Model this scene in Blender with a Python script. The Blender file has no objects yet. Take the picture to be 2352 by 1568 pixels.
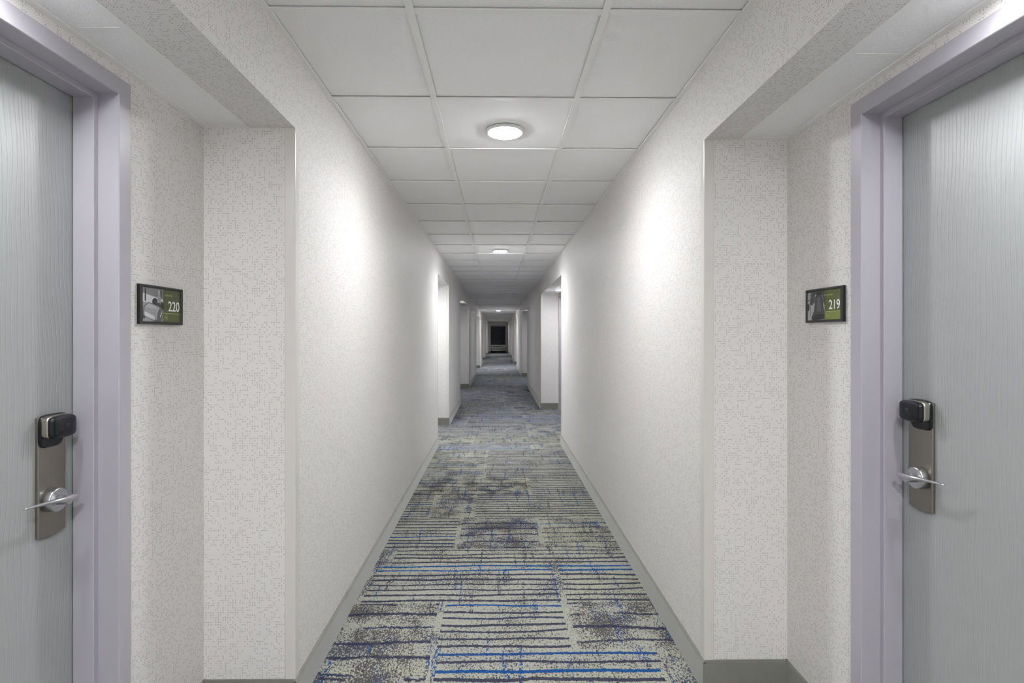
import bpy, math, random
from mathutils import Vector

# ------------------------------------------------------------------ camera, world, exposure
scene = bpy.context.scene
COL = scene.collection
YAW = 0.0135
F_PX = 1212.0
cam_d = bpy.data.cameras.new('camera')
cam = bpy.data.objects.new('camera', cam_d)
COL.objects.link(cam)
cam.location = (0.0, 0.0, 1.335)
cam.rotation_euler = (math.pi / 2, 0.0, -YAW)
cam_d.sensor_width = 36.0
cam_d.lens = F_PX / 2352.0 * 36.0
cam_d.shift_x = 16.6 / 2352.0
cam_d.shift_y = -14.5 / 2352.0
cam_d.clip_start = 0.02
cam_d.clip_end = 200.0
scene.camera = cam

world = bpy.data.worlds.new('world')
scene.world = world
world.use_nodes = True
world.node_tree.nodes['Background'].inputs[0].default_value = (0.01, 0.01, 0.01, 1)
world.node_tree.nodes['Background'].inputs[1].default_value = 0.0

vs = scene.view_settings
vs.view_transform = 'Standard'
vs.look = 'None'
vs.gamma = 1.0
vs.use_curve_mapping = False
vs.exposure = 2.54
try:
    scene.cycles.use_denoising = True
    scene.cycles.max_bounces = 7
    scene.cycles.diffuse_bounces = 6
    scene.cycles.glossy_bounces = 3
    scene.cycles.use_adaptive_sampling = True
    scene.cycles.adaptive_threshold = 0.07
    scene.cycles.adaptive_min_samples = 20
    scene.cycles.sample_clamp_indirect = 6.0
    scene.cycles.caustics_reflective = False
    scene.cycles.caustics_refractive = False
except Exception:
    pass

CORRIDOR_LIGHT = 37.0      # radiance of the corridor ceiling discs
ALCOVE_LIGHT = 112.0       # radiance of the small discs above the doors

# ------------------------------------------------------------------ dimensions (metres)
CEIL = 2.340               # underside of the ceiling tees
XL, XR = -0.722, 0.780     # corridor wall faces
X2L, X2R = -1.045, 1.094   # alcove door-wall faces
XSL, XSR = -0.884, 0.912   # inner edge of the papered soffit
SOFFIT = 2.073
YEND, YBACK = 40.0, -4.0
ALC_L = [(-1.25, 1.89), (6.38, 7.82), (10.19, 13.27), (17.87, 21.36), (25.53, 29.18), (33.67, 36.48)]
ALC_R = [(-1.15, 1.98), (6.46, 9.50), (13.95, 17.05), (21.65, 24.80), (28.95, 32.45), (36.50, 37.90)]
DOOR_H = 1.995
DOOR_W = 0.915
# far jamb edge of each door opening
DOORS_L = [1.460, 7.56, 11.45, 13.05, 19.40, 21.10]
DOORS_R = [1.562, 7.70, 9.33, 15.40, 16.85, 23.10, 24.60]
BASE_H = 0.112

# ------------------------------------------------------------------ node helpers
def srgb(r, g, b):
    def c(v):
        v /= 255.0
        return v / 12.92 if v <= 0.04045 else ((v + 0.055) / 1.055) ** 2.4
    return (c(r), c(g), c(b), 1.0)

class NT:
    def __init__(self, name):
        self.mat = bpy.data.materials.new(name)
        self.mat.use_nodes = True
        self.nt = self.mat.node_tree
        self.bsdf = self.nt.nodes['Principled BSDF']
    def n(self, kind):
        return self.nt.nodes.new(kind)
    def put(self, sock, v):
        if v is None:
            return
        if hasattr(v, 'is_output') or isinstance(v, bpy.types.NodeSocket):
            self.nt.links.new(v, sock)
        else:
            sock.default_value = v
    def m(self, op, a, b=None, c=None):
        nd = self.n('ShaderNodeMath'); nd.operation = op
        self.put(nd.inputs[0], a); self.put(nd.inputs[1], b); self.put(nd.inputs[2], c)
        return nd.outputs[0]
    def uv(self, name='UVMap'):
        u = self.n('ShaderNodeUVMap'); u.uv_map = name
        s = self.n('ShaderNodeSeparateXYZ')
        self.nt.links.new(u.outputs[0], s.inputs[0])
        return s.outputs[0], s.outputs[1]
    def vec(self, x, y, z=0.0):
        c = self.n('ShaderNodeCombineXYZ')
        self.put(c.inputs[0], x); self.put(c.inputs[1], y); self.put(c.inputs[2], z)
        return c.outputs[0]
    def noise(self, vec, scale=1.0, detail=2.0, rough=0.5, dist=0.0):
        nd = self.n('ShaderNodeTexNoise')
        self.put(nd.inputs['Vector'], vec)
        nd.inputs['Scale'].default_value = scale
        nd.inputs['Detail'].default_value = detail
        nd.inputs['Roughness'].default_value = rough
        nd.inputs['Distortion'].default_value = dist
        return nd.outputs[0]
    def white(self, vec):
        nd = self.n('ShaderNodeTexWhiteNoise'); nd.noise_dimensions = '3D'
        self.put(nd.inputs['Vector'], vec)
        s = self.n('ShaderNodeSeparateColor')
        self.nt.links.new(nd.outputs['Color'], s.inputs[0])
        return s.outputs[0], s.outputs[1], s.outputs[2]
    def ramp(self, v, a, b, lo=0.0, hi=1.0):
        nd = self.n('ShaderNodeMapRange'); nd.interpolation_type = 'SMOOTHSTEP'
        self.put(nd.inputs[0], v)
        self.put(nd.inputs[1], a); self.put(nd.inputs[2], b)
        nd.inputs[3].default_value = lo; nd.inputs[4].default_value = hi
        return nd.outputs[0]
    def mix(self, f, a, b):
        nd = self.n('ShaderNodeMix'); nd.data_type = 'RGBA'
        self.put(nd.inputs[0], f); self.put(nd.inputs[6], a); self.put(nd.inputs[7], b)
        return nd.outputs[2]
    def bump(self, hgt, strength=0.2, dist=0.002):
        nd = self.n('ShaderNodeBump')
        nd.inputs['Strength'].default_value = strength
        nd.inputs['Distance'].default_value = dist
        self.put(nd.inputs['Height'], hgt)
        self.nt.links.new(nd.outputs[0], self.bsdf.inputs['Normal'])
    def out(self, color=None, rough=None, metal=None, spec=None):
        self.put(self.bsdf.inputs['Base Color'], color)
        self.put(self.bsdf.inputs['Roughness'], rough)
        self.put(self.bsdf.inputs['Metallic'], metal)
        if spec is not None:
            self.bsdf.inputs['Specular IOR Level'].default_value = spec
        return self.mat

def simple(name, col, rough=0.5, metal=0.0, spec=0.5, var=0.03, scale=40.0):
    t = NT(name)
    tc = t.n('ShaderNodeTexCoord')
    nz = t.noise(tc.outputs['Object'], scale, 3.0)
    dark = tuple(c * (1 - var * 2) for c in col[:3]) + (1,)
    lite = tuple(min(1, c * (1 + var)) for c in col[:3]) + (1,)
    return t.out(t.mix(nz, dark, lite), rough, metal, spec)

def emit(name, col, strength):
    t = NT(name)
    t.bsdf.inputs['Base Color'].default_value = (0.8, 0.8, 0.8, 1)
    t.bsdf.inputs['Emission Color'].default_value = col
    t.bsdf.inputs['Emission Strength'].default_value = strength
    return t.mat

def mat_wallpaper():
    t = NT('patterned_wallpaper')
    u, v = t.uv()
    P = 1.0 / 0.0086
    x = t.m('MULTIPLY', u, P); y = t.m('MULTIPLY', v, P)
    tau = 2 * math.pi / 0.0078
    dots = t.m('MULTIPLY', t.m('COSINE', t.m('MULTIPLY', u, tau)), t.m('COSINE', t.m('MULTIPLY', v, tau)))
    dots = t.ramp(dots, 0.25, 0.95)
    cx_, cy_ = t.m('FLOOR', x), t.m('FLOOR', y)
    h1, h2, h3 = t.white(t.vec(cx_, cy_, 3.0))
    lx = t.m('SUBTRACT', t.m('FRACT', x), 0.5)
    ly = t.m('SUBTRACT', t.m('FRACT', y), 0.5)
    sw = t.m('GREATER_THAN', h2, 0.5)
    def pick(a, b):
        return t.m('ADD', t.m('MULTIPLY', a, t.m('SUBTRACT', 1.0, sw)), t.m('MULTIPLY', b, sw))
    a, b = pick(lx, ly), pick(ly, lx)
    s = t.m('SUBTRACT', t.m('MULTIPLY', t.m('GREATER_THAN', h3, 0.5), 2.0), 1.0)
    aa = t.m('ABSOLUTE', a)
    curve = t.m('MULTIPLY', s, t.m('SUBTRACT', t.m('MULTIPLY', t.m('MULTIPLY', aa, aa), 1.25), 0.10))
    d = t.m('ABSOLUTE', t.m('SUBTRACT', b, curve))
    th = t.m('SUBTRACT', 0.125, t.m('MULTIPLY', aa, 0.15))
    mark = t.m('MULTIPLY', t.m('LESS_THAN', d, th), t.m('LESS_THAN', h1, 0.37))
    big = t.noise(t.vec(u, v), 1.3, 2.0)
    base = t.mix(big, srgb(222, 219, 217), srgb(228, 226, 224))
    c1 = t.mix(t.m('MULTIPLY', dots, 0.55), base, srgb(186, 182, 177))
    c2 = t.mix(t.m('MULTIPLY', mark, 0.68), c1, srgb(132, 129, 125))
    fine = t.noise(t.vec(u, v), 900.0, 1.0)
    t.bump(t.m('ADD', fine, t.m('MULTIPLY', mark, -0.3)), 0.06, 0.0004)
    return t.out(c2, 0.55, 0.0, 0.35)

def mat_carpet():
    t = NT('striped_carpet')
    u, v = t.uv('carpet')           # u metres across, v in stripe counts
    xw, yw = t.uv('UVMap')          # metres
    at = t.n('ShaderNodeVertexColor'); at.layer_name = 'panel'
    s1 = t.n('ShaderNodeSeparateColor'); t.nt.links.new(at.outputs[0], s1.inputs[0])
    speck, bluep, seed = s1.outputs
    at2 = t.n('ShaderNodeVertexColor'); at2.layer_name = 'panel2'
    s2 = t.n('ShaderNodeSeparateColor'); t.nt.links.new(at2.outputs[0], s2.inputs[0])
    thick, tint, brk = s2.outputs
    sd = t.m('MULTIPLY', seed, 37.0)
    idx0 = t.m('FLOOR', v)
    low = t.m('SUBTRACT', t.noise(t.vec(t.m('MULTIPLY', xw, 2.4), t.m('MULTIPLY', idx0, 5.3), sd), 1.0, 2.0), 0.5)
    fin = t.m('SUBTRACT', t.noise(t.vec(xw, yw, 1.0), 60.0, 4.0, 0.7), 0.5)
    vv = t.m('ADD', t.m('ADD', v, t.m('MULTIPLY', low, 0.9)), t.m('MULTIPLY', fin, 0.42))
    idx = t.m('FLOOR', vv)
    d = t.m('ABSOLUTE', t.m('SUBTRACT', t.m('FRACT', vv), 0.5))
    ha, hb, hc = t.white(t.vec(idx, sd, 1.7))
    gaps = t.noise(t.vec(t.m('MULTIPLY', xw, 3.0), t.m('MULTIPLY', idx, 9.1), sd), 1.0, 1.0)
    thk = t.m('MULTIPLY', thick, t.m('ADD', 0.75, t.m('MULTIPLY', hb, 0.5)))
    stripe = t.m('MULTIPLY', t.m('LESS_THAN', d, t.m('MULTIPLY', thk, 0.5)), t.m('GREATER_THAN', gaps, brk))
    isblue = t.m('LESS_THAN', ha, bluep)
    # speckles
    blotch = t.noise(t.vec(t.m('MULTIPLY', xw, 5.0), t.m('MULTIPLY', yw, 5.0), 7.0), 1.0, 3.0, 0.6)
    blotch = t.ramp(blotch, 0.28, 0.74, 0.20, 0.86)
    sp = t.noise(t.vec(t.m('MULTIPLY', xw, 150.0), t.m('MULTIPLY', yw, 80.0), 2.0), 1.0, 3.0, 0.65, 0.4)
    thr = t.m('ADD', 0.325, t.m('MULTIPLY', t.m('MULTIPLY', speck, blotch), 0.36))
    spk = t.m('LESS_THAN', sp, thr)
    # upright drips of blue and ink hanging off the stripes
    col_id = t.noise(t.vec(t.m('MULTIPLY', xw, 34.0), t.m('MULTIPLY', yw, 2.6), 11.0), 1.0, 1.0)
    dr = t.m('MULTIPLY', t.m('GREATER_THAN', col_id, 0.635),
             t.m('LESS_THAN', t.noise(t.vec(t.m('MULTIPLY', xw, 110.0), t.m('MULTIPLY', yw, 60.0), 5.0), 1.0, 2.0, 0.6), 0.49))
    bl2 = t.m('GREATER_THAN', t.noise(t.vec(t.m('MULTIPLY', xw, 6.0), t.m('MULTIPLY', yw, 3.0), 19.0), 1.0, 1.0), 0.50)
    # colours
    pile = t.noise(t.vec(xw, yw, 0.0), 420.0, 2.0, 0.7)
    base = t.mix(tint, srgb(178, 179, 162), srgb(162, 162, 172))
    base = t.mix(t.ramp(pile, 0.3, 0.7), t.mix(0.38, base, srgb(118, 116, 108)), base)
    spc = t.mix(bl2, srgb(72, 69, 72), srgb(56, 58, 82))
    ink = t.mix(t.noise(t.vec(xw, yw, 9.0), 26.0, 2.0), srgb(32, 43, 78), srgb(70, 67, 76))
    blue = t.mix(t.noise(t.vec(xw, yw, 13.0), 30.0, 2.0), srgb(0, 60, 122), srgb(0, 84, 150))
    c = t.mix(t.m('MULTIPLY', spk, 0.9), base, spc)
    c = t.mix(t.m('MULTIPLY', dr, 0.9), c, t.mix(bl2, ink, blue))
    c = t.mix(t.m('MULTIPLY', stripe, 0.95), c, t.mix(isblue, ink, blue))
    t.bump(t.m('ADD', pile, t.m('MULTIPLY', stripe, -0.3)), 0.45, 0.003)
    return t.out(c, 0.95, 0.0, 0.1)

def mat_tile():
    t = NT('white_ceiling_tile')
    tc = t.n('ShaderNodeTexCoord')
    fine = t.noise(tc.outputs['Object'], 260.0, 3.0, 0.7)
    soft = t.noise(tc.outputs['Object'], 3.0, 2.0)
    c = t.mix(t.ramp(fine, 0.2, 0.55), srgb(216, 216, 217), t.mix(soft, srgb(241, 241, 241), srgb(246, 246, 246)))
    t.bump(fine, 0.35, 0.0015)
    return t.out(c, 0.85, 0.0, 0.2)

def mat_door():
    t = NT('grey_painted_woodgrain')
    u, v = t.uv()
    warp = t.noise(t.vec(t.m('MULTIPLY', u, 4.0), t.m('MULTIPLY', v, 1.1), 4.0), 1.0, 2.0)
    g = t.m('SINE', t.m('ADD', t.m('MULTIPLY', warp, 70.0), t.m('MULTIPLY', u, 520.0)))
    pores = t.noise(t.vec(t.m('MULTIPLY', u, 320.0), t.m('MULTIPLY', v, 9.0), 2.0), 1.0, 3.0, 0.6)
    h = t.m('ADD', t.m('MULTIPLY', t.ramp(g, 0.7, 1.0), t.m('MULTIPLY', t.noise(t.vec(t.m('MULTIPLY', u, 14.0), t.m('MULTIPLY', v, 2.5), 8.0), 1.0, 2.0), -1.6)), t.m('MULTIPLY', pores, 0.5))
    t.bump(h, 0.30, 0.0012)
    c = t.mix(pores, srgb(158, 160, 161), srgb(168, 170, 170))
    return t.out(c, 0.33, 0.0, 0.5)

def mat_metal(name, col, rough, sx=4.0, sz=500.0):
    t = NT(name)
    u, v = t.uv()
    nz = t.noise(t.vec(t.m('MULTIPLY', u, sz), t.m('MULTIPLY', v, sx)), 1.0, 2.0)
    dark = tuple(c * 0.82 for c in col[:3]) + (1,)
    return t.out(t.mix(nz, dark, col), t.m('ADD', rough, t.m('MULTIPLY', nz, 0.12)), 1.0)

def mat_base():
    t = NT('grey_carpet_base')
    tc = t.n('ShaderNodeTexCoord')
    a = t.noise(tc.outputs['Object'], 300.0, 3.0, 0.7)
    b = t.noise(tc.outputs['Object'], 14.0, 2.0)
    c = t.mix(a, srgb(118, 118, 111), srgb(145, 146, 136))
    c = t.mix(t.m('MULTIPLY', b, 0.35), c, srgb(108, 106, 106))
    t.bump(a, 0.3, 0.0015)
    t.bsdf.inputs['Sheen Weight'].default_value = 0.6
    t.bsdf.inputs['Sheen Roughness'].default_value = 0.4
    return t.out(c, 0.85, 0.0, 0.2)

M = {}
M['paper'] = mat_wallpaper()
M['carpet'] = mat_carpet()
M['tile'] = mat_tile()
M['tee'] = simple('white_ceiling_grid', srgb(238, 238, 237), 0.45, 0, 0.4, 0.01)
M['guard'] = simple('cream_corner_guard', srgb(214, 211, 207), 0.32, 0, 0.5, 0.01)
M['base'] = mat_base()
M['frame'] = simple('violet_grey_frame_paint', srgb(176, 173, 181), 0.28, 0, 0.5, 0.012, 9.0)
M['door'] = mat_door()
M['plate'] = mat_metal('brushed_nickel_plate', srgb(158, 153, 144), 0.34)
M['lever'] = mat_metal('satin_chrome', srgb(208, 208, 212), 0.24, 60.0, 120.0)
M['black'] = simple('glossy_black_plastic', srgb(14, 16, 22), 0.22, 0, 0.5, 0.1)
M['band'] = mat_metal('champagne_band', srgb(196, 190, 178), 0.25)
M['signblack'] = simple('black_sign_frame', srgb(26, 25, 26), 0.4, 0, 0.5, 0.05)
M['icon'] = simple('grey_print', srgb(70, 74, 82), 0.5)
M['green'] = simple('olive_print', srgb(84, 92, 42), 0.35, 0, 0.5, 0.03)
M['green_d'] = simple('deep_olive_print', srgb(74, 82, 38), 0.35, 0, 0.5, 0.03)
M['green_l'] = simple('bright_olive_print', srgb(120, 130, 62), 0.35, 0, 0.5, 0.03)
M['green_line'] = simple('pale_green_print', srgb(168, 178, 112), 0.35, 0, 0.5, 0.02)
M['white_p'] = simple('white_print', srgb(240, 240, 238), 0.4, 0, 0.5, 0.01)
for k, g in (('g30', 38), ('g60', 66), ('g90', 96), ('g120', 124), ('g150', 152), ('g175', 176), ('g200', 204)):
    M[k] = simple('grey_photo_print_' + k, srgb(g, g, g + 3), 0.4, 0, 0.5, 0.03)
M['lens_c'] = emit('lit_corridor_lens', (0.97, 0.985, 1.0, 1), CORRIDOR_LIGHT)
M['lens_a'] = emit('lit_alcove_lens', (0.97, 0.985, 1.0, 1), ALCOVE_LIGHT)
M['lens_n'] = emit('lit_near_alcove_lens', (0.97, 0.985, 1.0, 1), ALCOVE_LIGHT * 0.40)
M['trimring'] = simple('white_light_trim', srgb(215, 215, 214), 0.45, 0, 0.4, 0.01)
M['shade'] = simple('charcoal_blind_fabric', srgb(58, 62, 70), 0.8, 0, 0.3, 0.05)
M['valance'] = simple('grey_blind_cassette', srgb(120, 120, 120), 0.5, 0, 0.4, 0.02)
M['glass'] = simple('dark_night_glass', srgb(12, 14, 18), 0.05, 0, 0.5, 0.02)
M['whitepl'] = simple('white_plastic', srgb(214, 214, 211), 0.45, 0, 0.4, 0.015)
M['greypl'] = simple('grey_louver_plastic', srgb(168, 168, 168), 0.5, 0, 0.4, 0.02)
M['dark'] = simple('dark_recess', srgb(24, 24, 25), 0.6, 0, 0.3, 0.05)

# ------------------------------------------------------------------ mesh helpers
class MB:
    def __init__(self):
        self.v, self.f, self.mi, self.sm = [], [], [], []
    def poly(self, pts, mi=0, smooth=False):
        b = len(self.v)
        self.v += [tuple(p) for p in pts]
        self.f.append(tuple(range(b, b + len(pts)))); self.mi.append(mi); self.sm.append(smooth)
    def faces(self, verts, faces, mi=0, smooth=False):
        b = len(self.v)
        self.v += [tuple(p) for p in verts]
        for f in faces:
            self.f.append(tuple(i + b for i in f)); self.mi.append(mi); self.sm.append(smooth)
    def box(self, x0, x1, y0, y1, z0, z1, mi=0):
        x0, x1 = min(x0, x1), max(x0, x1); y0, y1 = min(y0, y1), max(y0, y1); z0, z1 = min(z0, z1), max(z0, z1)
        V = [(x0, y0, z0), (x1, y0, z0), (x1, y1, z0), (x0, y1, z0), (x0, y0, z1), (x1, y0, z1), (x1, y1, z1), (x0, y1, z1)]
        F = [(0, 3, 2, 1), (4, 5, 6, 7), (0, 1, 5, 4), (1, 2, 6, 5), (2, 3, 7, 6), (3, 0, 4, 7)]
        self.faces(V, F, mi)
    def cbox(self, x0, x1, y0, y1, z0, z1, c=0.002, mi=0):
        """box with chamfered edges"""
        x0, x1 = min(x0, x1), max(x0, x1); y0, y1 = min(y0, y1), max(y0, y1); z0, z1 = min(z0, z1), max(z0, z1)
        import bmesh
        bm = bmesh.new()
        bmesh.ops.create_cube(bm, size=1.0)
        for q in bm.verts:
            q.co = ((x0 + x1) / 2 + q.co.x * (x1 - x0), (y0 + y1) / 2 + q.co.y * (y1 - y0), (z0 + z1) / 2 + q.co.z * (z1 - z0))
        bmesh.ops.bevel(bm, geom=bm.edges[:], offset=c, segments=2, affect='EDGES', profile=0.5)
        self.from_bm(bm, mi)
    def from_bm(self, bm, mi=0, smooth=False):
        bm.verts.index_update()
        self.faces([tuple(q.co) for q in bm.verts], [tuple(q.index for q in f.verts) for f in bm.faces], mi, smooth)
        bm.free()
    def lathe(self, prof, n=48, axis='z', origin=(0, 0, 0), mi=0, smooth=True, sign=1.0):
        """prof: list of (r, h) along axis"""
        ox, oy, oz = origin
        V = []
        for r, h in prof:
            for k in range(n):
                a = 2 * math.pi * k / n
                if axis == 'z':
                    V.append((ox + r * math.cos(a), oy + r * math.sin(a), oz + h))
                else:
                    V.append((ox + sign * h, oy + r * math.cos(a), oz + r * math.sin(a)))
        F = []
        for i in range(len(prof) - 1):
            for k in range(n):
                k2 = (k + 1) % n
                F.append((i * n + k, i * n + k2, (i + 1) * n + k2, (i + 1) * n + k))
        self.faces(V, F, mi, smooth)
        if prof[-1][0] > 1e-6:
            self.poly(V[-n:], mi)
        if prof[0][0] > 1e-6:
            self.poly(V[:n][::-1], mi)
    def build(self, name, mats, parent=None, recalc=True):
        me = bpy.data.meshes.new(name)
        me.from_pydata(self.v, [], self.f)
        if not isinstance(mats, (list, tuple)):
            mats = [mats]
        for k in mats:
            me.materials.append(M[k])
        me.polygons.foreach_set('material_index', self.mi)
        me.polygons.foreach_set('use_smooth', self.sm)
        if recalc:
            import bmesh
            bm = bmesh.new(); bm.from_mesh(me)
            bmesh.ops.remove_doubles(bm, verts=bm.verts[:], dist=1e-6)
            bmesh.ops.recalc_face_normals(bm, faces=bm.faces[:])
            bm.to_mesh(me); bm.free()
        box_uv(me)
        o = bpy.data.objects.new(name, me)
        COL.objects.link(o)
        if parent is not None:
            o.parent = parent
        return o

def box_uv(me):
    uvl = me.uv_layers.new(name='UVMap')
    vs_ = me.vertices
    for p in me.polygons:
        nx, ny, nz = (abs(c) for c in p.normal)
        for li in p.loop_indices:
            x, y, z = vs_[me.loops[li].vertex_index].co
            if nz >= nx and nz >= ny:
                uvl.data[li].uv = (x, y)
            elif nx >= ny:
                uvl.data[li].uv = (y, z)
            else:
                uvl.data[li].uv = (x, z)

def empty(name, loc=(0, 0, 0)):
    o = bpy.data.objects.new(name, None)
    o.empty_display_size = 0.1
    COL.objects.link(o); o.location = loc
    return o

def tag(o, label=None, cat=None, group=None, kind=None):
    if label: o['label'] = label
    if cat: o['category'] = cat
    if group: o['group'] = group
    if kind: o['kind'] = kind
    return o

def copy_tree(o, parent=None):
    c = o.copy(); COL.objects.link(c)
    if parent is not None:
        c.parent = parent
    for ch in list(o.children):
        copy_tree(ch, c)
    return c

# ------------------------------------------------------------------ walls
TOP = CEIL + 0.25
def build_wall(name, s, x0, x2, xs, alcoves, doors):
    b = MB()
    back = x2 + s * 0.22
    # piers between alcoves
    edges = [YBACK] + [y for a in alcoves for y in a] + [YEND]
    for i in range(0, len(edges), 2):
        b.box(x0, back, edges[i], edges[i + 1], -0.05, TOP)
    for (y0, y1) in alcoves:
        b.box(x0, xs, y0, y1, SOFFIT, TOP)                 # papered drop header
        b.box(xs, back, y0, y1, SOFFIT + 0.06, TOP)        # void above the alcove grid
        # door wall with openings
        cur = y0
        for ya in sorted(doors):
            yb = ya - DOOR_W
            if y0 < yb and ya < y1:
                b.box(x2, x2 + s * 0.14, cur, yb - 0.02, -0.05, SOFFIT + 0.06)
                b.box(x2, x2 + s * 0.14, yb - 0.02, ya + 0.02, DOOR_H + 0.02, SOFFIT + 0.06)
                cur = ya + 0.02
        b.box(x2, x2 + s * 0.14, cur, y1, -0.05, SOFFIT + 0.06)
        b.box(x2 + s * 0.19, back + s * 0.02, y0 - 0.02, y1 + 0.02, -0.05, SOFFIT + 0.06)
    o = b.build(name, 'paper', recalc=False)
    return tag(o, kind='structure')

wall_left = build_wall('wall_left', -1, XL, X2L, XSL, ALC_L, DOORS_L)
wall_right = build_wall('wall_right', 1, XR, X2R, XSR, ALC_R, DOORS_R)
b = MB(); b.box(-1.3, 1.4, YBACK - 0.12, YBACK, -0.05, TOP)
tag(b.build('wall_back', 'paper'), kind='structure')
# end wall with window recess
WX0, WX1, WZ0, WZ1 = -0.53, 0.595, 0.62, 2.06
b = MB()
b.box(-1.3, WX0, YEND, YEND + 0.14, -0.05, TOP)
b.box(WX1, 1.4, YEND, YEND + 0.14, -0.05, TOP)
b.box(WX0, WX1, YEND, YEND + 0.14, -0.05, WZ0)
b.box(WX0, WX1, YEND, YEND + 0.14, WZ1, TOP)
tag(b.build('wall_end', 'paper'), kind='structure')

# ------------------------------------------------------------------ carpet floor
rnd = random.Random(7)
panels = []     # (x0,x1,y0,y1, spacing, thickness(m), speck, bluep, tint, breaks)
def P(x0, x1, y0, y1, sp=0.056, th=0.0175, speck=0.35, blue=0.06, tint=0.2, brk=0.22):
    panels.append((x0, x1, y0, y1, sp, th, speck, blue, tint, brk))
XA, XB = -1.24, 1.29
def gut(x0, x1, y0, y1, speck=0.5, tint=0.2):
    panels.append((x0, x1, y0, y1, 0.1, 0.0, speck, 0.0, tint, 0.0))
# the rows in front of the camera, nearest first
def row(y0, y1, cells):
    """cells: list of (x1, kind); kind 'd' dense, 's' sparse, 'b' blue, 'm' medium, 'g' speckle only"""
    x = XA
    for x1, k, *o in cells:
        opt = o[0] if o else {}
        tint = opt.get('tint', rnd.uniform(0.0, 0.35))
        if k == 'd': P(x, x1 - 0.03, y0, y1, speck=0.58, blue=opt.get('blue', 0.05), tint=tint, brk=0.20)
        elif k == 'b': P(x, x1 - 0.03, y0, y1, speck=0.55, blue=opt.get('blue', 0.75), tint=tint, brk=0.12)
        elif k == 's': P(x, x1 - 0.03, y0, y1, sp=0.112, speck=0.95, blue=0.04, tint=tint, brk=0.36)
        elif k == 'm': P(x, x1 - 0.03, y0, y1, sp=0.084, th=0.012, speck=0.75, blue=0.05, tint=tint, brk=0.34)
        else: gut(x, x1 - 0.03, y0, y1, 0.9, tint)
        gut(x1 - 0.03, x1, y0, y1, 0.75, tint)
        x = x1
for yy in (-4.0, -3.2, -2.5, -1.7, -1.0, -0.3, 0.5, 1.1):
    row(yy, {-4.0: -3.2, -3.2: -2.5, -2.5: -1.7, -1.7: -1.0, -1.0: -0.3, -0.3: 0.5, 0.5: 1.1, 1.1: 1.736}[yy],
        [(rnd.uniform(-0.5, -0.1), rnd.choice('dsm')), (rnd.uniform(0.1, 0.5), rnd.choice('dsb')), (XB, rnd.choice('dsm'))])
row(1.736, 2.072, [(-0.25, 's'), (0.68, 'd'), (XB, 'g')])
row(2.072, 2.128, [(-0.25, 's'), (0.68, 'b', {'blue': 1.0}), (XB, 'g')])
row(2.128, 2.240, [(-0.25, 's'), (0.70, 'd'), (XB, 'g')])
row(2.240, 2.576, [(-0.26, 's'), (0.345, 'd'), (XB, 's')])
row(2.576, 2.632, [(-0.26, 's'), (0.345, 'b'), (XB, 's')])
row(2.632, 2.968, [(-0.685, 'g'), (0.350, 'd', {'blue': 0.0}), (XB, 'd', {'blue': 0.0})])
row(2.968, 3.080, [(-0.685, 'g'), (0.345, 'b', {'blue': 1.0}), (XB, 'b', {'blue': 1.0})])
row(3.080, 3.304, [(-0.62, 'g'), (XB, 'd', {'blue': 0.0})])
row(3.304, 3.864, [(-0.25, 'd', {'blue': 0.12}), (0.30, 's'), (XB, 'm')])
row(3.864, 4.088, [(-0.49, 'd'), (-0.17, 's'), (XB, 'd')])
row(4.088, 4.312, [(-0.49, 'd'), (-0.17, 's'), (XB, 'b', {'blue': 0.55})])
row(4.312, 4.424, [(-0.49, 'd'), (-0.17, 's'), (XB, 'd')])
row(4.424, 4.928, [(0.29, 's'), (XB, 'd')])
row(4.928, 6.104, [(-0.11, 'm'), (XB, 'd', {'blue': 0.1})])
row(6.104, 6.496, [(0.42, 'b', {'blue': 0.5}), (XB, 'm')])
row(6.496, 6.944, [(-0.30, 'm'), (0.18, 'd'), (XB, 'd')])
y = 6.944
while y < YEND:
    step = 0.056 * rnd.choice((5, 6, 8, 9, 11, 14))
    y1 = min(YEND, y + step)
    cuts = sorted(rnd.sample([-0.45, -0.3, -0.15, 0.0, 0.15, 0.3, 0.45], 2))
    tn = min(1.0, 0.35 + 0.5 * rnd.random())  # far rows lean violet: colour cast of the light put into the tint
    row(y, y1, [(c, rnd.choice('ddbms'), {'tint': tn, 'blue': rnd.choice((0.1, 0.3))}) for c in cuts + [XB]])
    y = y1
V, Fc, UVc, A1, A2 = [], [], [], [], []
for (x0, x1, y0, y1, sp, th, speck, blue, tint, brk) in panels:
    i = len(V)
    V += [(x0, y0, 0), (x1, y0, 0), (x1, y1, 0), (x0, y1, 0)]
    Fc.append((i, i + 1, i + 2, i + 3))
    sdv = rnd.random()
    UVc += [(x0, y0 / sp), (x1, y0 / sp), (x1, y1 / sp), (x0, y1 / sp)]
    A1 += [(speck, blue, sdv, 1)] * 4
    A2 += [(th / sp, tint, brk, 1)] * 4
me = bpy.data.meshes.new('floor')
me.from_pydata(V, [], Fc)
me.materials.append(M['carpet'])
box_uv(me)
uvl = me.uv_layers.new(name='carpet')
for i, q in enumerate(UVc): uvl.data[i].uv = q
for nm, arr in (('panel', A1), ('panel2', A2)):
    ca = me.color_attributes.new(name=nm, type='FLOAT_COLOR', domain='CORNER')
    for i, q in enumerate(arr): ca.data[i].color = q
floor = bpy.data.objects.new('floor', me); COL.objects.link(floor)
tag(floor, kind='structure')

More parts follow.
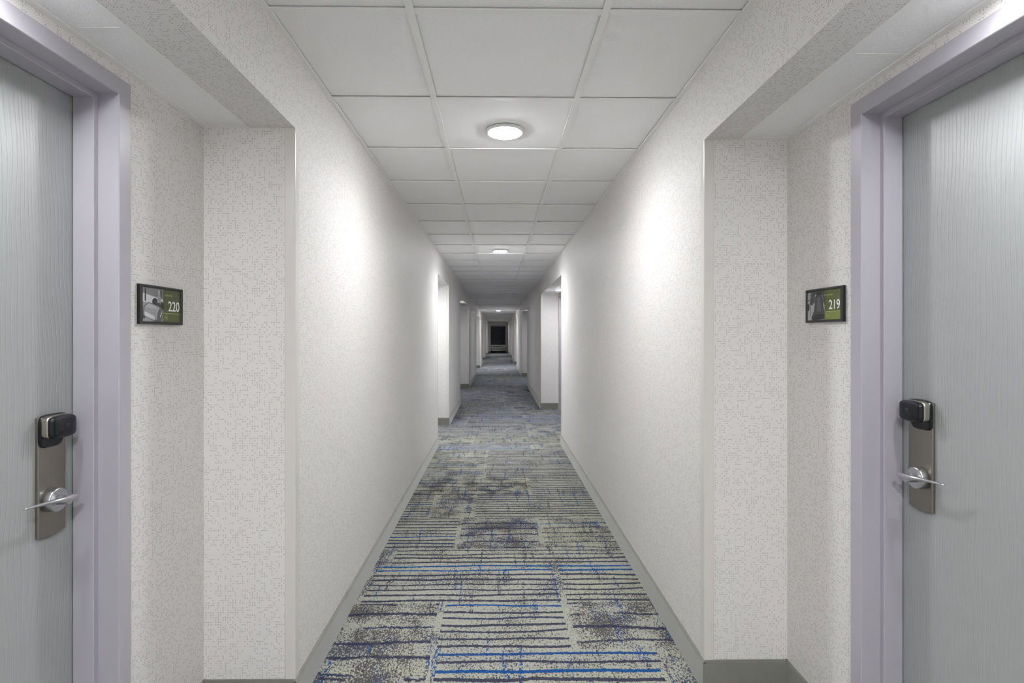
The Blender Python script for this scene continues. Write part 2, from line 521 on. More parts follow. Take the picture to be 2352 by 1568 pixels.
# ------------------------------------------------------------------ ceiling: grid, tiles
ceiling = empty('ceiling', (0, 0, CEIL)); tag(ceiling, kind='structure')
def cpart(b, name, mat):
    o = b.build(name, mat)
    o.parent = ceiling
    o.matrix_parent_inverse = ceiling.matrix_world.inverted()
    o.location = (0, 0, -CEIL)          # geometry is written in world metres
    return o
FL = 0.005                 # flange thickness
TEEX = (-0.2715, 0.3375)
PITCH = 0.6096
T0 = 1.643
rows = []
yy = T0
while yy > YBACK: yy -= PITCH
rows = []
while yy < YEND + PITCH:
    rows.append(yy); yy += PITCH
for x in TEEX:
    b = MB(); b.box(x - 0.012, x + 0.012, YBACK, YEND, CEIL, CEIL + FL)
    b.box(x - 0.002, x + 0.002, YBACK, YEND, CEIL + FL, CEIL + 0.04)
    cpart(b, 'main_tee', 'tee')
for s, x in ((1, XL), (-1, XR)):
    b = MB(); b.box(x, x + s * 0.020, YBACK, YEND, CEIL, CEIL + FL)
    b.box(x, x + s * 0.001, YBACK, YEND, CEIL - 0.0005, CEIL + 0.03)
    cpart(b, 'wall_angle', 'tee')
b = MB(); b.box(XL, XR, YEND - 0.02, YEND, CEIL, CEIL + FL); cpart(b, 'wall_angle', 'tee')
cols = [(XL, TEEX[0]), (TEEX[0], TEEX[1]), (TEEX[1], XR)]
mesh_cache = {}
def shared(key, maker, name, mat, loc):
    if key not in mesh_cache:
        o = maker().build(name, mat)
        mesh_cache[key] = o.data
    else:
        o = bpy.data.objects.new(name, mesh_cache[key]); COL.objects.link(o)
    o.parent = ceiling
    o.location = (loc[0], loc[1], loc[2] - CEIL)
    return o
jr = random.Random(3)
for y in rows:
    if YBACK < y < YEND:
        for ci, (a, c) in enumerate(cols):
            w = c - a - (0.024 if ci == 1 else 0.032)
            lo = a + (0.012 if ci else 0.020)
            def mk(w=w):
                q = MB(); q.box(0, w, -0.012, 0.012, 0.0006, FL); q.box(0, w, -0.002, 0.002, FL, 0.03); return q
            shared(('ct', ci), mk, 'cross_tee', 'tee', (lo, y, CEIL))
for y in rows:
    ya, yb = max(y, YBACK), min(y + PITCH, YEND)
    if yb - ya < 0.05: continue
    for ci, (a, c) in enumerate(cols):
        L = round(yb - ya, 4)
        def mk(w=c - a, L=L):
            q = MB(); g = 0.006
            q.box(g, w - g, g, L - g, 0, 0.016); return q
        shared(('tile', ci, L), mk, 'ceiling_tile', 'tile', (a, ya, CEIL + FL + jr.uniform(0.0026, 0.0038)))
# plenum lid so that nothing above the tiles is lit
b = MB(); b.box(-1.3, 1.4, YBACK - 0.1, YEND + 0.14, CEIL + 0.12, CEIL + 0.16)
cpart(b, 'deck_slab', 'dark')
# alcove ceilings
def alcove_grid(s, xs, x2, alcoves, tee_y):
    for k, (y0, y1) in enumerate(alcoves):
        b = MB()
        lo, hi = min(xs, x2), max(xs, x2)
        b.box(xs, xs + s * 0.024, y0, y1, SOFFIT - 0.001, SOFFIT + 0.004)
        b.box(x2, x2 - s * 0.018, y0, y1, SOFFIT, SOFFIT + 0.004)
        b.box(lo, hi, y1 - 0.018, y1, SOFFIT + 0.0005, SOFFIT + 0.004)
        b.box(lo, hi, y0, y0 + 0.018, SOFFIT + 0.0005, SOFFIT + 0.004)
        cpart(b, 'alcove_wall_angle', 'tee')
        ys = []
        yy = tee_y if k == 0 else y1 - 0.6
        while yy > y0 + 0.1:
            ys.append(yy); yy -= 1.2192
        for t_ in ys:
            b = MB(); b.box(lo + 0.018, hi - 0.018, t_ - 0.012, t_ + 0.012, SOFFIT + 0.0028, SOFFIT + 0.004)
            cpart(b, 'alcove_cross_tee', 'tee')
        lim = [y1] + ys + [y0]
        for i in range(len(lim) - 1):
            b = MB(); b.box(lo + 0.004, hi - 0.004, lim[i + 1] + 0.004, lim[i] - 0.004, SOFFIT + 0.0045, SOFFIT + 0.018)
            cpart(b, 'alcove_tile', 'tile')
alcove_grid(-1, XSL, X2L, ALC_L, 1.297)
alcove_grid(1, XSR, X2R, ALC_R, 1.388)

# ------------------------------------------------------------------ ceiling lights
def ceiling_light(x, y, z, r, lens, label, group, watts=2.9):
    t = empty('ceiling_light', (x, y, z))
    tag(t, label, 'ceiling light', group)
    q = MB()
    q.lathe([(r * 1.16, 0.0), (r * 1.16, -0.004), (r * 1.12, -0.010), (r * 1.02, -0.013), (r * 1.0, -0.011), (r * 0.99, -0.002)], 64)
    q.build('trim_ring', 'trimring', t)
    q = MB()
    q.lathe([(r * 0.985, -0.006)] + [(r * 0.985 * math.cos(a), -0.009 - r * 0.20 * math.sin(a)) for a in (0.0, 0.15, 0.35, 0.6, 0.9, 1.2, 1.4, 1.565)], 64)
    q.build('lens', lens, t)
    if r > 0.07:                        # the downward beam of the corridor lamps
        ld = bpy.data.lights.new('downlight_beam', 'AREA')
        ld.shape = 'DISK'; ld.size = r * 1.8
        ld.energy = watts; ld.color = (0.97, 0.985, 1.0); ld.spread = math.radians(152)
        lo = bpy.data.objects.new('downlight_beam', ld); COL.objects.link(lo)
        lo.parent = t; lo.location = (0, 0, -0.010 - r * 0.20 - 0.001)
    return t
ceiling_light(0.036, -0.55, CEIL + FL, 0.082, 'lens_c', 'round ceiling light in the corridor ceiling just behind the viewpoint', 'corridor ceiling lights', 4.2)
ceiling_light(0.036, -2.40, CEIL + FL, 0.082, 'lens_c', 'added unseen fill light in the corridor ceiling well behind the viewpoint', 'corridor ceiling lights', 4.2)  # extra unseen lamp, added as fill for returns and ceiling
ceiling_light(0.036, 2.610, CEIL + FL, 0.082, 'lens_c', 'largest and nearest round lit ceiling light in the corridor', 'corridor ceiling lights', 1.1)
ceiling_light(0.032, 6.300, CEIL + FL, 0.082, 'lens_c', 'second round lit ceiling light along the corridor, above the first far alcoves', 'corridor ceiling lights', 2.2)
ceiling_light(0.028, 21.40, CEIL + FL, 0.082, 'lens_c', 'smallest and farthest bright ceiling light in the corridor', 'corridor ceiling lights')
SX_L, SX_R = (XSL + X2L) / 2 , (XSR + X2R) / 2
for y, lab in ((0.95, 'small lit ceiling light above the nearest grey door on the left'),
               (7.05, 'small lit ceiling light in the second left alcove'),
               (11.75, 'small lit ceiling light in the third left alcove'),
               (19.6, 'small lit ceiling light in the fourth left alcove'),
               (27.3, 'small lit ceiling light in the fifth left alcove'),
               (35.0, 'small lit ceiling light in the last left alcove')):
    ceiling_light(SX_L, y, SOFFIT + 0.0045, 0.052, 'lens_n' if y < 2 else 'lens_a', lab, 'alcove ceiling lights')
for y, lab in ((0.97, 'small lit ceiling light above the nearest grey door on the right'),
               (8.60, 'small glowing ceiling light half hidden in the second right alcove'),
               (15.5, 'small lit ceiling light in the third right alcove'),
               (23.2, 'small lit ceiling light in the fourth right alcove'),
               (30.7, 'small lit ceiling light in the fifth right alcove'),
               (37.2, 'small lit ceiling light in the last right alcove')):
    ceiling_light(SX_R, y, SOFFIT + 0.0045, 0.052, 'lens_n' if y < 2 else 'lens_a', lab, 'alcove ceiling lights')

# ------------------------------------------------------------------ baseboards
def baseboard(name, s, x0, x2, alcoves, doors):
    """s: +1 when the room lies on the +x side of the wall"""
    q, c = MB(), MB()
    T, C = 0.011, 0.006
    def seg_x(x, y0, y1, d):            # runs along y, proud in direction d
        q.box(x, x + d * T, y0, y1, 0, BASE_H - 0.009)
        c.box(x, x + d * C, y0, y1, BASE_H - 0.009, BASE_H)
        c.box(x, x + d * (C + 0.003), y0, y1, BASE_H - 0.0085, BASE_H - 0.005)
    def seg_y(y, xa, xb, d):
        q.box(xa, xb, y, y + d * T, 0, BASE_H - 0.009)
        c.box(xa, xb, y, y + d * C, BASE_H - 0.009, BASE_H)
        c.box(xa, xb, y, y + d * (C + 0.003), BASE_H - 0.0085, BASE_H - 0.005)
    edges = [YBACK] + [y for a in alcoves for y in a] + [YEND]
    for i in range(0, len(edges), 2):
        a0 = edges[i] - (T if i else 0)
        a1 = edges[i + 1] + (T if i + 2 < len(edges) else 0)
        seg_x(x0, a0, a1, s)
    for (y0, y1) in alcoves:
        seg_y(y1, x2, x0 + s * 0.0, -1)
        seg_y(y0, x2, x0 + s * 0.0, 1)
        cur = y0
        for ya in sorted(doors):
            yb = ya - DOOR_W
            if y0 < yb and ya < y1:
                seg_x(x2, cur, yb - 0.049, s); cur = ya + 0.049
        seg_x(x2, cur, y1, s)
    o = q.build(name, 'base', recalc=False)
    tag(o, kind='structure')
    c.build('cap_strip', 'base', o, recalc=False)
    return o
baseboard('baseboard_left', 1, XL, X2L, ALC_L, DOORS_L)
baseboard('baseboard_right', -1, XR, X2R, ALC_R, DOORS_R)
q = MB(); q.box(XL, XR, YEND - 0.011, YEND, 0, BASE_H)
tag(q.build('baseboard_end', 'base'), kind='structure')

# ------------------------------------------------------------------ corner guards
tn = [0]
def guard(x0, s, y, d):
    """L strip on the corner at (x0,y): one leg on the corridor face, one on the return facing d (-1 to the camera)"""
    tn[0] += 1
    LEG, T = 0.036, 0.0022
    z0, z1 = BASE_H, SOFFIT - 0.004
    ins = -d                            # direction along y into the pier
    # outline in plan, thin L with a rounded nose
    P_ = [(x0 + s * T * 0.3, y + ins * LEG), (x0 + s * T, y + ins * (LEG - 0.003)), (x0 + s * T, y + ins * 0.002),
          (x0 + s * T * 0.6, y - ins * T * 0.6), (x0 - s * 0.002, y - ins * T), (x0 - s * (LEG - 0.003), y - ins * T), (x0 - s * LEG, y - ins * T * 0.3),
          (x0 - s * LEG, y + ins * 0.0005), (x0 - s * 0.0005, y + ins * 0.0005), (x0 - s * 0.0005, y + ins * LEG)]
    n = len(P_)
    V = [(px, py, z0) for px, py in P_] + [(px, py, z1 - (0.022 if k in (0, 1, 9) else 0.0)) for k, (px, py) in enumerate(P_)]
    F = [(k, (k + 1) % n, n + (k + 1) % n, n + k) for k in range(n)]
    F += [tuple(range(n - 1, -1, -1))]
    q = MB(); q.faces(V, F)
    # top in two convex pieces
    q.faces([V[n + k] for k in (0, 1, 2, 3, 8, 9)], [tuple(range(6))])
    q.faces([V[n + k] for k in (3, 4, 5, 6, 7, 8)], [tuple(range(6))])
    o = q.build('trim_%d' % tn[0], 'guard')
    tag(o, kind='structure')
for (y0, y1) in ALC_L:
    if y1 < 30: guard(XL, 1, y1, -1)
    if y0 > 0 and y0 < 30: guard(XL, 1, y0, 1)
for (y0, y1) in ALC_R:
    if y1 < 30: guard(XR, -1, y1, -1)
    if y0 > 0 and y0 < 30: guard(XR, -1, y0, 1)

# ------------------------------------------------------------------ doors
FACE_D = 0.108             # door face behind the wall face
def door(n, s, x2, ya, zoff=0.0, detail=True):
    """s: -1 left wall, +1 right wall (direction into the room behind the door)"""
    yb = ya - DOOR_W
    root = empty('door_%d' % n, (x2, (ya + yb) / 2, 0)); tag(root, kind='structure')
    ox, oy = x2, (ya + yb) / 2
    def fin(q, name, mat, par=root):
        o = q.build(name, mat, par)
        if par is root: o.location = (-ox, -oy, 0)
        return o
    # frame: profile (w outward from the opening, d behind the wall face)
    prof = [(0.048, -0.001), (0.048, -0.006), (0.046, -0.008), (0.002, -0.008), (0.0, -0.006), (0.0, 0.049), (-0.0145, 0.049),
            (-0.016, 0.0505), (-0.016, 0.104), (-0.0145, 0.1055), (0.0, 0.1055), (0.0, 0.139), (0.018, 0.139), (0.018, -0.001)]
    st = [lambda w, d: (x2 + s * d, ya + w, 0.0), lambda w, d: (x2 + s * d, ya + w, DOOR_H + w),
          lambda w, d: (x2 + s * d, yb - w, DOOR_H + w), lambda w, d: (x2 + s * d, yb - w, 0.0)]
    q = MB(); V = []
    for f in st: V += [f(w, d) for w, d in prof]
    k = len(prof); F = []
    for a in range(3):
        for i in range(k):
            j = (i + 1) % k
            F.append((a * k + i, a * k + j, (a + 1) * k + j, (a + 1) * k + i))
    q.faces(V, F)
    fin(q, 'door_frame', 'frame')
    q = MB(); q.cbox(x2 + s * FACE_D, x2 + s * (FACE_D + 0.045), yb + 0.003, ya - 0.003, 0.008, DOOR_H - 0.003, 0.0015)
    fin(q, 'door_leaf', 'door')
    if not detail:
        return root
    # lock set: long curved-bottom plate, reader on top, hub and lever
    xf = x2 + s * FACE_D
    def X(p): return xf - s * p          # p = projection towards the corridor
    c0, c1 = ya - 0.129, ya - 0.046      # plate edges along the wall
    zb, zt = 0.826 + zoff, 1.135 + zoff
    cm = (c0 + c1) / 2
    def outline(y0, y1, zb_, zt_, sag, r=0.006):
        P_ = []
        for i in range(13):
            f = i / 12.0
            P_.append((y0 + (y1 - y0) * f, zb_ - sag * (1 - (2 * f - 1) ** 2)))
        for i in range(13):
            f = 1 - i / 12.0
            P_.append((y0 + (y1 - y0) * f, zt_ + sag * 0.8 * (1 - (2 * f - 1) ** 2)))
        return P_
    def slab(q, P_, p0, p1, ch=0.0015, mi=0, bulge=0.0):
        n_ = len(P_)
        my = sum(a for a, _ in P_) / n_; mz = sum(a for _, a in P_) / n_
        hw = max(abs(a - my) for a, _ in P_); hh = max(abs(a - mz) for _, a in P_)
        def ring(p, c): return [(X(p), my + (a - my) * (1 - c / hw), mz + (z - mz) * (1 - c / hh)) for a, z in P_]
        R = [ring(p0, 0), ring(p1 - ch, 0), ring(p1 - ch * 0.3, ch * 0.35), ring(p1, ch)]
        if bulge: R += [ring(p1 + bulge * 0.7, hw * 0.45), ring(p1 + bulge, hw * 0.8)]
        V = [v for r in R for v in r]; F = []
        for a in range(len(R) - 1):
            for i in range(n_):
                j = (i + 1) % n_
                F.append((a * n_ + i, a * n_ + j, (a + 1) * n_ + j, (a + 1) * n_ + i))
        F += [tuple(range(n_))[::-1], tuple(range((len(R) - 1) * n_, len(R) * n_))]
        q.faces(V, F, mi, False)
    q = MB(); slab(q, outline(c0, c1, zb + 0.008, zt, 0.008), 0.0, 0.009, 0.003)
    plate = fin(q, 'lock_plate', 'plate')
    def sub(q, name, mat):
        o = q.build(name, mat, plate); return o
    # card reader: dark under-body, champagne band, glossy front cap
    def body(y0, y1, z0, z1, e, r):
        """super-ellipse outline"""
        P_ = []
        for i in range(40):
            a = 2 * math.pi * i / 40
            ca, sa = math.cos(a), math.sin(a)
            yy_ = (y0 + y1) / 2 + (y1 - y0) / 2 * math.copysign(abs(ca) ** e, ca)
            f_ = 0.5 - 0.5 * math.copysign(abs(sa) ** e, sa)
            yy_ = y0 + (yy_ - y0) * (1 - r * f_ ** 1.6)
            P_.append((yy_, (z0 + z1) / 2 + (z1 - z0) / 2 * math.copysign(abs(sa) ** e, sa) + 0.10 * (z1 - z0) * (0.25 - ((yy_ - y0) / (y1 - y0) - 0.5) ** 2) * (1 if sa > 0 else -1)))
        return P_
    q = MB(); slab(q, body(c0 - 0.002, c1 + 0.002, 1.060 + zoff, 1.140 + zoff, 0.34, 0.26), 0.008, 0.016, 0.003)
    sub(q, 'reader_body', 'black')
    q = MB(); slab(q, body(c0 + 0.000, c1 + 0.000, 1.083 + zoff, 1.138 + zoff, 0.30, 0.0), 0.014, 0.031, 0.003)
    sub(q, 'reader_band', 'band')
    q = MB(); slab(q, body(c0 + 0.002, c1 - 0.002, 1.081 + zoff, 1.137 + zoff, 0.36, 0), 0.030, 0.043, 0.008, 0, 0.003)
    cap = sub(q, 'reader_cap', 'black')
    # contactless waves
    q = MB(); pz = 1.105 + zoff; py = cm
    for r in (0.003, 0.006, 0.009, 0.012):
        for i in range(8):
            a0 = math.radians(52 + 76 * i / 8); a1 = math.radians(52 + 76 * (i + 1) / 8)
            V = [(X(0.0466), py + rr * math.cos(a), pz + rr * math.sin(a)) for a, rr in ((a0, r - 0.0006), (a1, r - 0.0006), (a1, r + 0.0006), (a0, r + 0.0006))]
            q.poly(V)
    sub(q, 'reader_mark', 'icon')
    # hub
    hy, hz = cm - 0.006, 0.922 + zoff
    q = MB()
    q.lathe([(0.030, 0.007), (0.030, 0.028), (0.0292, 0.030), (0.0275, 0.0308)], 56, 'x', (xf, hy, hz), sign=-s)
    sub(q, 'lever_hub', 'lever')
    q = MB()
    q.lathe([(0.0125, 0.031), (0.0115, 0.048), (0.011, 0.058)], 32, 'x', (xf, hy, hz), sign=-s)
    sub(q, 'lever_neck', 'lever')
    # lever blade: swept oval, thick at the spindle end, tapering to a thin tip curling back to the door
    q = MB(); V = []; NS, NR = 26, 18
    for i in range(NS + 1):
        f = i / NS
        y = hy + 0.023 - 0.138 * f
        p = 0.061 + 0.006 * math.sin(math.pi * min(1, f * 1.25)) - 0.020 * max(0, f - 0.45) ** 1.3 * 2
        z = hz + 0.002 + 0.004 * math.sin(f * math.pi) + 0.010 * f
        hh = 0.0108 * (1 - 0.80 * f ** 0.7)
        pp = 0.0060 * (1 - 0.25 * f)
        if i == 0: hh *= 0.45; pp *= 0.45
        elif i == 1: hh *= 0.82; pp *= 0.82
        elif i == 2: hh *= 0.95
        if i == NS: hh *= 0.4; pp *= 0.4
        for k2 in range(NR):
            a = 2 * math.pi * k2 / NR
            V.append((X(p + pp * math.cos(a)), y, z + hh * math.sin(a)))
    F = []
    for i in range(NS):
        for k2 in range(NR):
            k3 = (k2 + 1) % NR
            F.append((i * NR + k2, i * NR + k3, (i + 1) * NR + k3, (i + 1) * NR + k2))
    q.faces(V, F, 0, True); q.poly(V[:NR][::-1]); q.poly(V[-NR:])
    sub(q, 'lever_handle', 'lever')
    return root
dn = 0
for i, ya in enumerate(DOORS_L):
    dn += 1; door(dn, -1, X2L, ya, -0.008, i < 2)
for i, ya in enumerate(DOORS_R):
    dn += 1; door(dn, 1, X2R, ya, 0.012, i < 3)

# ------------------------------------------------------------------ room signs
def text_mesh(q, body, size, x, z, sx, align, mapper, depth, mi=0, off=0.0):
    cu = bpy.data.curves.new('t', 'FONT')
    cu.body = body; cu.size = size; cu.align_x = align; cu.offset = off
    cu.resolution_u = 4
    o = bpy.data.objects.new('t', cu); COL.objects.link(o)
    bpy.context.view_layer.update()
    dg = bpy.context.evaluated_depsgraph_get()
    me = o.evaluated_get(dg).to_mesh()
    V = [mapper(x + v.co.x * sx, z + v.co.y, depth) for v in me.vertices]
    F = [tuple(p.vertices) for p in me.polygons]
    q.faces(V, F, mi)
    o.evaluated_get(dg).to_mesh_clear()
    bpy.data.objects.remove(o); bpy.data.curves.remove(cu)

def room_sign(number, label, side, xw, y_left, W, Hh, z0, art, pal):
    """side -1: on the left wall (reads towards +y); +1: on the right wall (reads towards -y)"""
    root = empty('room_sign', (xw, y_left, z0)); tag(root, label, 'sign')
    def mp(u, v, p):       # u right, v up, p proud of the wall; local to the root
        return (-side * p, -side * u, v)
    def prism(q, pts, p0, p1, mi=0):
        n = len(pts)
        q.faces([mp(a, c, p0) for a, c in pts] + [mp(a, c, p1) for a, c in pts],
                [tuple(range(n))[::-1], tuple(range(n, 2 * n))] + [(i, (i + 1) % n, n + (i + 1) % n, n + i) for i in range(n)], mi)
    B = 0.0085
    q = MB()
    # bevelled frame, four mitred rails
    prof = [(0.0, 0.0), (0.0, 0.009), (0.002, 0.012), (B - 0.0015, 0.012), (B, 0.0085), (B, 0.0)]
    st = []
    for cu_, cv_, du, dv in ((0, 0, 1, 1), (W, 0, -1, 1), (W, Hh, -1, -1), (0, Hh, 1, -1)):
        st.append([mp(cu_ + du * w, cv_ + dv * w, p) for w, p in prof])
    V = [v for r in st for v in r]; k = len(prof); F = []
    for a in range(4):
        c = (a + 1) % 4
        for i in range(k):
            j = (i + 1) % k
            F.append((a * k + i, a * k + j, c * k + j, c * k + i))
    q.faces(V, F)
    q.build('sign_frame', 'signblack', root)
    iw, ih = W - 2 * B, Hh - 2 * B
    SPL = 0.525
    q = MB()
    prism(q, [(B, B), (B + iw * SPL, B), (B + iw * SPL, B + ih), (B, B + ih)], 0.001, 0.0080, 0)
    lev = 0.0081
    mats = [art[0][1]]
    for pts, mk in art[1:]:
        if mk not in mats: mats.append(mk)
        q.poly([mp(B + iw * SPL * a, B + ih * c, lev) for a, c in pts], mats.index(mk))
        lev += 0.00005
    q.build('photo_print', mats, root, recalc=False)
    q = MB(); g0 = B + iw * SPL; g1 = B + iw
    prism(q, [(g0, B + ih * 0.27), (g1, B + ih * 0.27), (g1, B + ih), (g0, B + ih)], 0.001, 0.0080)
    q.build('green_panel', pal[0], root)
    q = MB(); prism(q, [(g0, B), (g1, B), (g1, B + ih * 0.27), (g0, B + ih * 0.27)], 0.001, 0.0081)
    low = q.build('lower_green_panel', pal[1], root)
    q = MB(); prism(q, [(g0, B + ih * 0.262), (g1, B + ih * 0.262), (g1, B + ih * 0.278), (g0, B + ih * 0.278)], 0.0079, 0.0084)
    q.build('divider_line', 'green_line', root)
    q = MB(); text_mesh(q, number, ih * 0.44, g1 - iw * 0.03, B + ih * 0.345, 0.90, 'RIGHT', mp, 0.0084, 0, 0.0004)
    q.build('room_number', 'white_p', root, recalc=False)
    q = MB(); text_mesh(q, 'welcome', ih * 0.125, g0 + iw * 0.035, B + ih * 0.80, 0.82, 'LEFT', mp, 0.0083)
    q.build('welcome_text', 'green_line', root, recalc=False)
    # round no-smoking mark
    q = MB(); cu_, cv_, R = g0 + iw * 0.075, B + ih * 0.135, ih * 0.085
    def arc(r0, r1, a0, a1, n=24):
        for i in range(n):
            t0 = math.radians(a0 + (a1 - a0) * i / n); t1 = math.radians(a0 + (a1 - a0) * (i + 1) / n)
            q.poly([mp(cu_ + r * math.cos(t), cv_ + r * math.sin(t), 0.0085) for r, t in ((r0, t0), (r1, t0), (r1, t1), (r0, t1))])
    arc(R * 0.88, R, 0, 360)
    q.poly([mp(cu_ + a * R, cv_ + c * R, 0.0085) for a, c in ((-0.66, 0.56), (-0.56, 0.66), (0.66, -0.56), (0.56, -0.66))])
    q.poly([mp(cu_ + a * R, cv_ + c * R, 0.0086) for a, c in ((-0.6, -0.2), (0.55, -0.2), (0.55, -0.02), (-0.6, -0.02))])
    arc(R * 0.25, R * 0.36, 10, 170, 10)
    q.build('no_smoking_mark', 'green_line', root, recalc=False)
    return root

def ell(cx, cy, rx, ry, n=20, rot=0.0):
    return [(cx + rx * math.cos(2 * math.pi * i / n) * math.cos(rot) - ry * math.sin(2 * math.pi * i / n) * math.sin(rot),
             cy + rx * math.cos(2 * math.pi * i / n) * math.sin(rot) + ry * math.sin(2 * math.pi * i / n) * math.cos(rot)) for i in range(n)]
art220 = [(None, 'g150'),
    ([(0, 0.80), (1, 0.66), (1, 1), (0, 1)], 'g120'),
    ([(0, 0.58), (1, 0.50), (1, 0.68), (0, 0.84)], 'g200'),
    ([(0.13, 0.60), (0.19, 0.60), (0.19, 0.97), (0.13, 0.97)], 'g30'),
    (ell(0.60, 0.60, 0.13, 0.11), 'g30'), (ell(0.92, 0.48, 0.12, 0.14), 'g30'),
    ([(0.86, 0.72), (0.93, 0.72), (0.93, 0.96), (0.86, 0.96)], 'g60'),
    ([(0.68, 0.52), (0.90, 0.50), (0.88, 0.74), (0.80, 0.86), (0.72, 0.76)], 'g150'),
    (ell(0.79, 0.90, 0.045, 0.075), 'g175'),
    ([(0.62, 0.50), (0.90, 0.46), (0.88, 0.56), (0.66, 0.58)], 'g60'),
    ([(0.0, 0.06), (0.16, 0.10), (0.16, 0.16), (0.02, 0.20)], 'g60'),
    ([(0.06, 0.20), (0.08, 0.44), (0.30, 0.58), (0.90, 0.44), (0.98, 0.34), (0.96, 0.14), (0.86, 0.0), (0.58, 0.0)], 'g90'),
    ([(0.10, 0.22), (0.11, 0.42), (0.30, 0.55), (0.74, 0.46), (0.66, 0.34), (0.60, 0.04)], 'g150'),
    ([(0.16, 0.42), (0.30, 0.53), (0.72, 0.445), (0.66, 0.36), (0.30, 0.42)], 'g175'),
    ([(0.66, 0.34), (0.76, 0.45), (0.82, 0.42), (0.72, 0.30), (0.68, 0.06), (0.62, 0.06)], 'g175'),
    ([(0.11, 0.30), (0.58, 0.16), (0.59, 0.035), (0.11, 0.17)], 'g200'),
    ([(0.82, 0.16), (0.94, 0.34), (0.92, 0.24), (0.84, 0.12)], 'g200'),
    ([(0.86, 0.0), (1.0, 0.0), (1.0, 0.30)], 'g120')]
art219 = [(None, 'g175'),
    ([(0.22, 0.80), (1, 0.88), (1, 1), (0.0, 1), (0.0, 0.97), (0.22, 0.97)], 'g60'),
    ([(0.20, 0.70), (0.36, 0.60), (0.38, 0.95), (0.22, 0.95)], 'g60'),
    ([(0.10, 0.56), (0.30, 0.52), (0.36, 0.66), (0.20, 0.70)], 'g60'),
    ([(0.15, 0.62), (0.19, 0.62), (0.19, 0.93), (0.15, 0.93)], 'g60'),
    ([(0.0, 0.68), (0.18, 0.71), (0.18, 0.74), (0.0, 0.71)], 'g60'),
    ([(0.16, 0.14), (0.19, 0.14), (0.19, 0.54), (0.16, 0.54)], 'g60'),
    (ell(0.05, 0.46, 0.06, 0.13), 'g60'),
    ([(0.40, 0.88), (0.48, 0.96), (0.86, 0.96), (0.94, 0.90), (1.0, 0.80), (1.0, 0.50), (0.94, 0.60), (0.92, 0.80), (0.84, 0.90), (0.55, 0.90), (0.46, 0.82), (0.42, 0.6), (0.36, 0.56)], 'g60'),
    ([(0.44, 0.86), (0.52, 0.92), (0.52, 0.84), (0.46, 0.76)], 'g175'),
    ([(0.52, 0.86), (0.54, 0.97), (0.80, 0.97), (0.82, 0.86)], 'g30'),
    ([(0.46, 0.80), (0.52, 0.86), (0.84, 0.86), (0.90, 0.80), (0.92, 0.55), (0.96, 0.36), (1.0, 0.28), (1.0, 0.02), (0.60, 0.0), (0.30, 0.04), (0.24, 0.10), (0.30, 0.18), (0.40, 0.36), (0.44, 0.56)], 'g60'),
    ([(0.58, 0.80), (0.76, 0.80), (0.80, 0.30), (0.56, 0.30)], 'g90'),
    (ell(0.62, 0.10, 0.38, 0.10, 24, 0.12), 'g30')]
room_sign('220', 'black framed room sign reading 220 with grey photo and olive panel', -1, X2L, 1.543, 0.205, 0.1175, 1.3675, art220, ('green_d', 'green'))
room_sign('219', 'black framed room sign reading 219 with bell photo and bright green panel', 1, X2R, 1.842, 0.198, 0.1145, 1.3780, art219, ('green', 'green_l'))

# ------------------------------------------------------------------ end of the corridor
w = empty('window_1', ((WX0 + WX1) / 2, YEND, WZ0)); tag(w, kind='structure')
def wp(q, name, mat):
    o = q.build(name, mat, w); o.location = (-(WX0 + WX1) / 2, -YEND, -WZ0); return o
q = MB()
for (a, c, d, e) in ((WX0, WX0 + 0.035, WZ0, WZ1), (WX1 - 0.035, WX1, WZ0, WZ1)):
    q.box(a, c, YEND + 0.02, YEND + 0.12, d, e)
q.box(WX0 + 0.035, WX1 - 0.035, YEND + 0.02, YEND + 0.12, WZ0, WZ0 + 0.03)
q.box(WX0 + 0.035, WX1 - 0.035, YEND + 0.02, YEND + 0.12, WZ1 - 0.03, WZ1)
wp(q, 'window_frame', 'valance')
q = MB(); q.box(WX0 + 0.035, WX1 - 0.035, YEND + 0.10, YEND + 0.108, WZ0 + 0.03, WZ1 - 0.03); wp(q, 'pane', 'glass')
q = MB(); q.cbox(WX0 + 0.01, WX1 - 0.01, YEND - 0.012, YEND + 0.055, WZ1 - 0.10, WZ1 - 0.005, 0.006); wp(q, 'blind_cassette', 'valance')
q = MB(); q.box(WX0 + 0.006, WX1 - 0.006, YEND + 0.008, YEND + 0.011, WZ0 + 0.012, WZ1 - 0.095)
q.cbox(WX0 + 0.006, WX1 - 0.006, YEND + 0.002, YEND + 0.016, WZ0 + 0.005, WZ0 + 0.03, 0.003); wp(q, 'roller_blind', 'shade')
q = MB(); q.cbox(WX0 - 0.02, WX1 + 0.02, YEND - 0.03, YEND + 0.02, WZ0 - 0.022, WZ0, 0.004); wp(q, 'window_sill', 'valance')

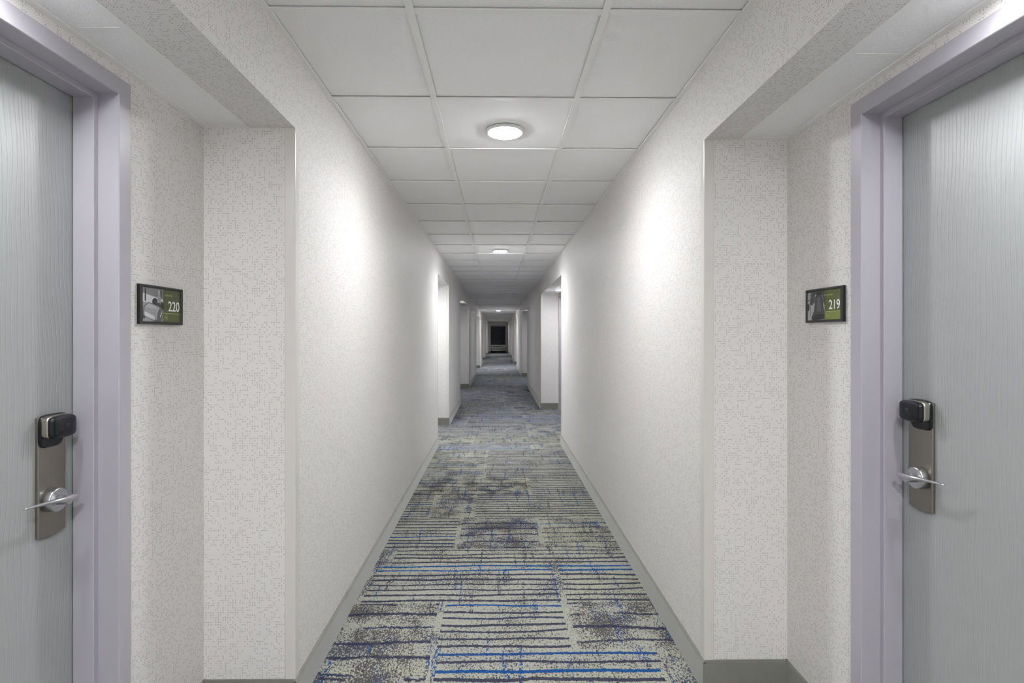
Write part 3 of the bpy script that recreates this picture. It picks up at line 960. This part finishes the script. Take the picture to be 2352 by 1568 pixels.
# through-wall air conditioner below the window
AX0, AX1, AZ0, AZ1 = -0.462, 0.545, 0.150, 0.530
AYF = YEND - 0.21
ac = empty('air_conditioner', ((AX0 + AX1) / 2, YEND, 0))
tag(ac, 'white box air conditioner below the dark blind at the corridor end', 'air conditioner')
def ap(q, name, mat):
    o = q.build(name, mat, ac); o.location = (-(AX0 + AX1) / 2, -YEND, 0); return o
q = MB(); q.cbox(AX0, AX1, AYF + 0.015, YEND, AZ0, AZ1, 0.006); ap(q, 'housing', 'whitepl')
q = MB()                       # front bezel
q.cbox(AX0, AX0 + 0.045, AYF, AYF + 0.016, AZ0, AZ1, 0.003); q.cbox(AX1 - 0.045, AX1, AYF, AYF + 0.016, AZ0, AZ1, 0.003)
q.cbox(AX0 + 0.045, AX1 - 0.045, AYF, AYF + 0.016, AZ0, AZ0 + 0.04, 0.003)
q.cbox(AX0 + 0.045, AX1 - 0.045, AYF, AYF + 0.016, AZ1 - 0.12, AZ1 - 0.085, 0.003); ap(q, 'front_bezel', 'whitepl')
for i in range(11):
    z = AZ0 + 0.045 + i * 0.0195
    q = MB(); q.box(AX0 + 0.045, AX1 - 0.045, AYF + 0.004, AYF + 0.016, z, z + 0.013); ap(q, 'intake_slat', 'greypl')
q = MB(); q.box(AX0 + 0.055, AX0 + 0.72, AYF + 0.008, AYF + 0.0155, AZ1 - 0.075, AZ1 - 0.030); ap(q, 'outlet_vent', 'dark')
for i in range(10):
    x = AX0 + 0.085 + i * 0.066
    q = MB(); q.box(x, x + 0.006, AYF + 0.002, AYF + 0.009, AZ1 - 0.075, AZ1 - 0.030); ap(q, 'vent_vane', 'dark')
q = MB(); q.cbox(AX0 + 0.73, AX1 - 0.05, AYF + 0.004, AYF + 0.016, AZ1 - 0.08, AZ1 - 0.02, 0.002); ap(q, 'control_panel', 'whitepl')
q = MB(); q.box(AX1 - 0.10, AX1 - 0.06, AYF + 0.002, AYF + 0.005, AZ1 - 0.07, AZ1 - 0.04); ap(q, 'control_knob', 'dark')
q = MB(); q.box(AX0 - 0.035, AX1 + 0.035, YEND - 0.16, YEND - 0.012, 0.0, AZ0); ap(q, 'sub_base', 'dark')
for x in (AX0 - 0.03, AX1):
    q = MB(); q.box(x, x + 0.03, YEND - 0.15, YEND - 0.001, AZ0, AZ1 - 0.06); ap(q, 'wall_sleeve', 'dark')

# sprinkler-size white fixture on the far ceiling
t = empty('ceiling_fixture', (0.03, 33.6, CEIL + FL)); tag(t, 'tiny white round fixture on the ceiling near the far end', 'ceiling fixture')
q = MB(); q.lathe([(0.055, 0.0), (0.055, -0.012), (0.048, -0.022)], 32); q.build('base_ring', 'whitepl', t)
q = MB(); q.lathe([(0.042, -0.021), (0.040, -0.040), (0.028, -0.050), (0.0005, -0.054)], 32); q.build('cover', 'whitepl', t)
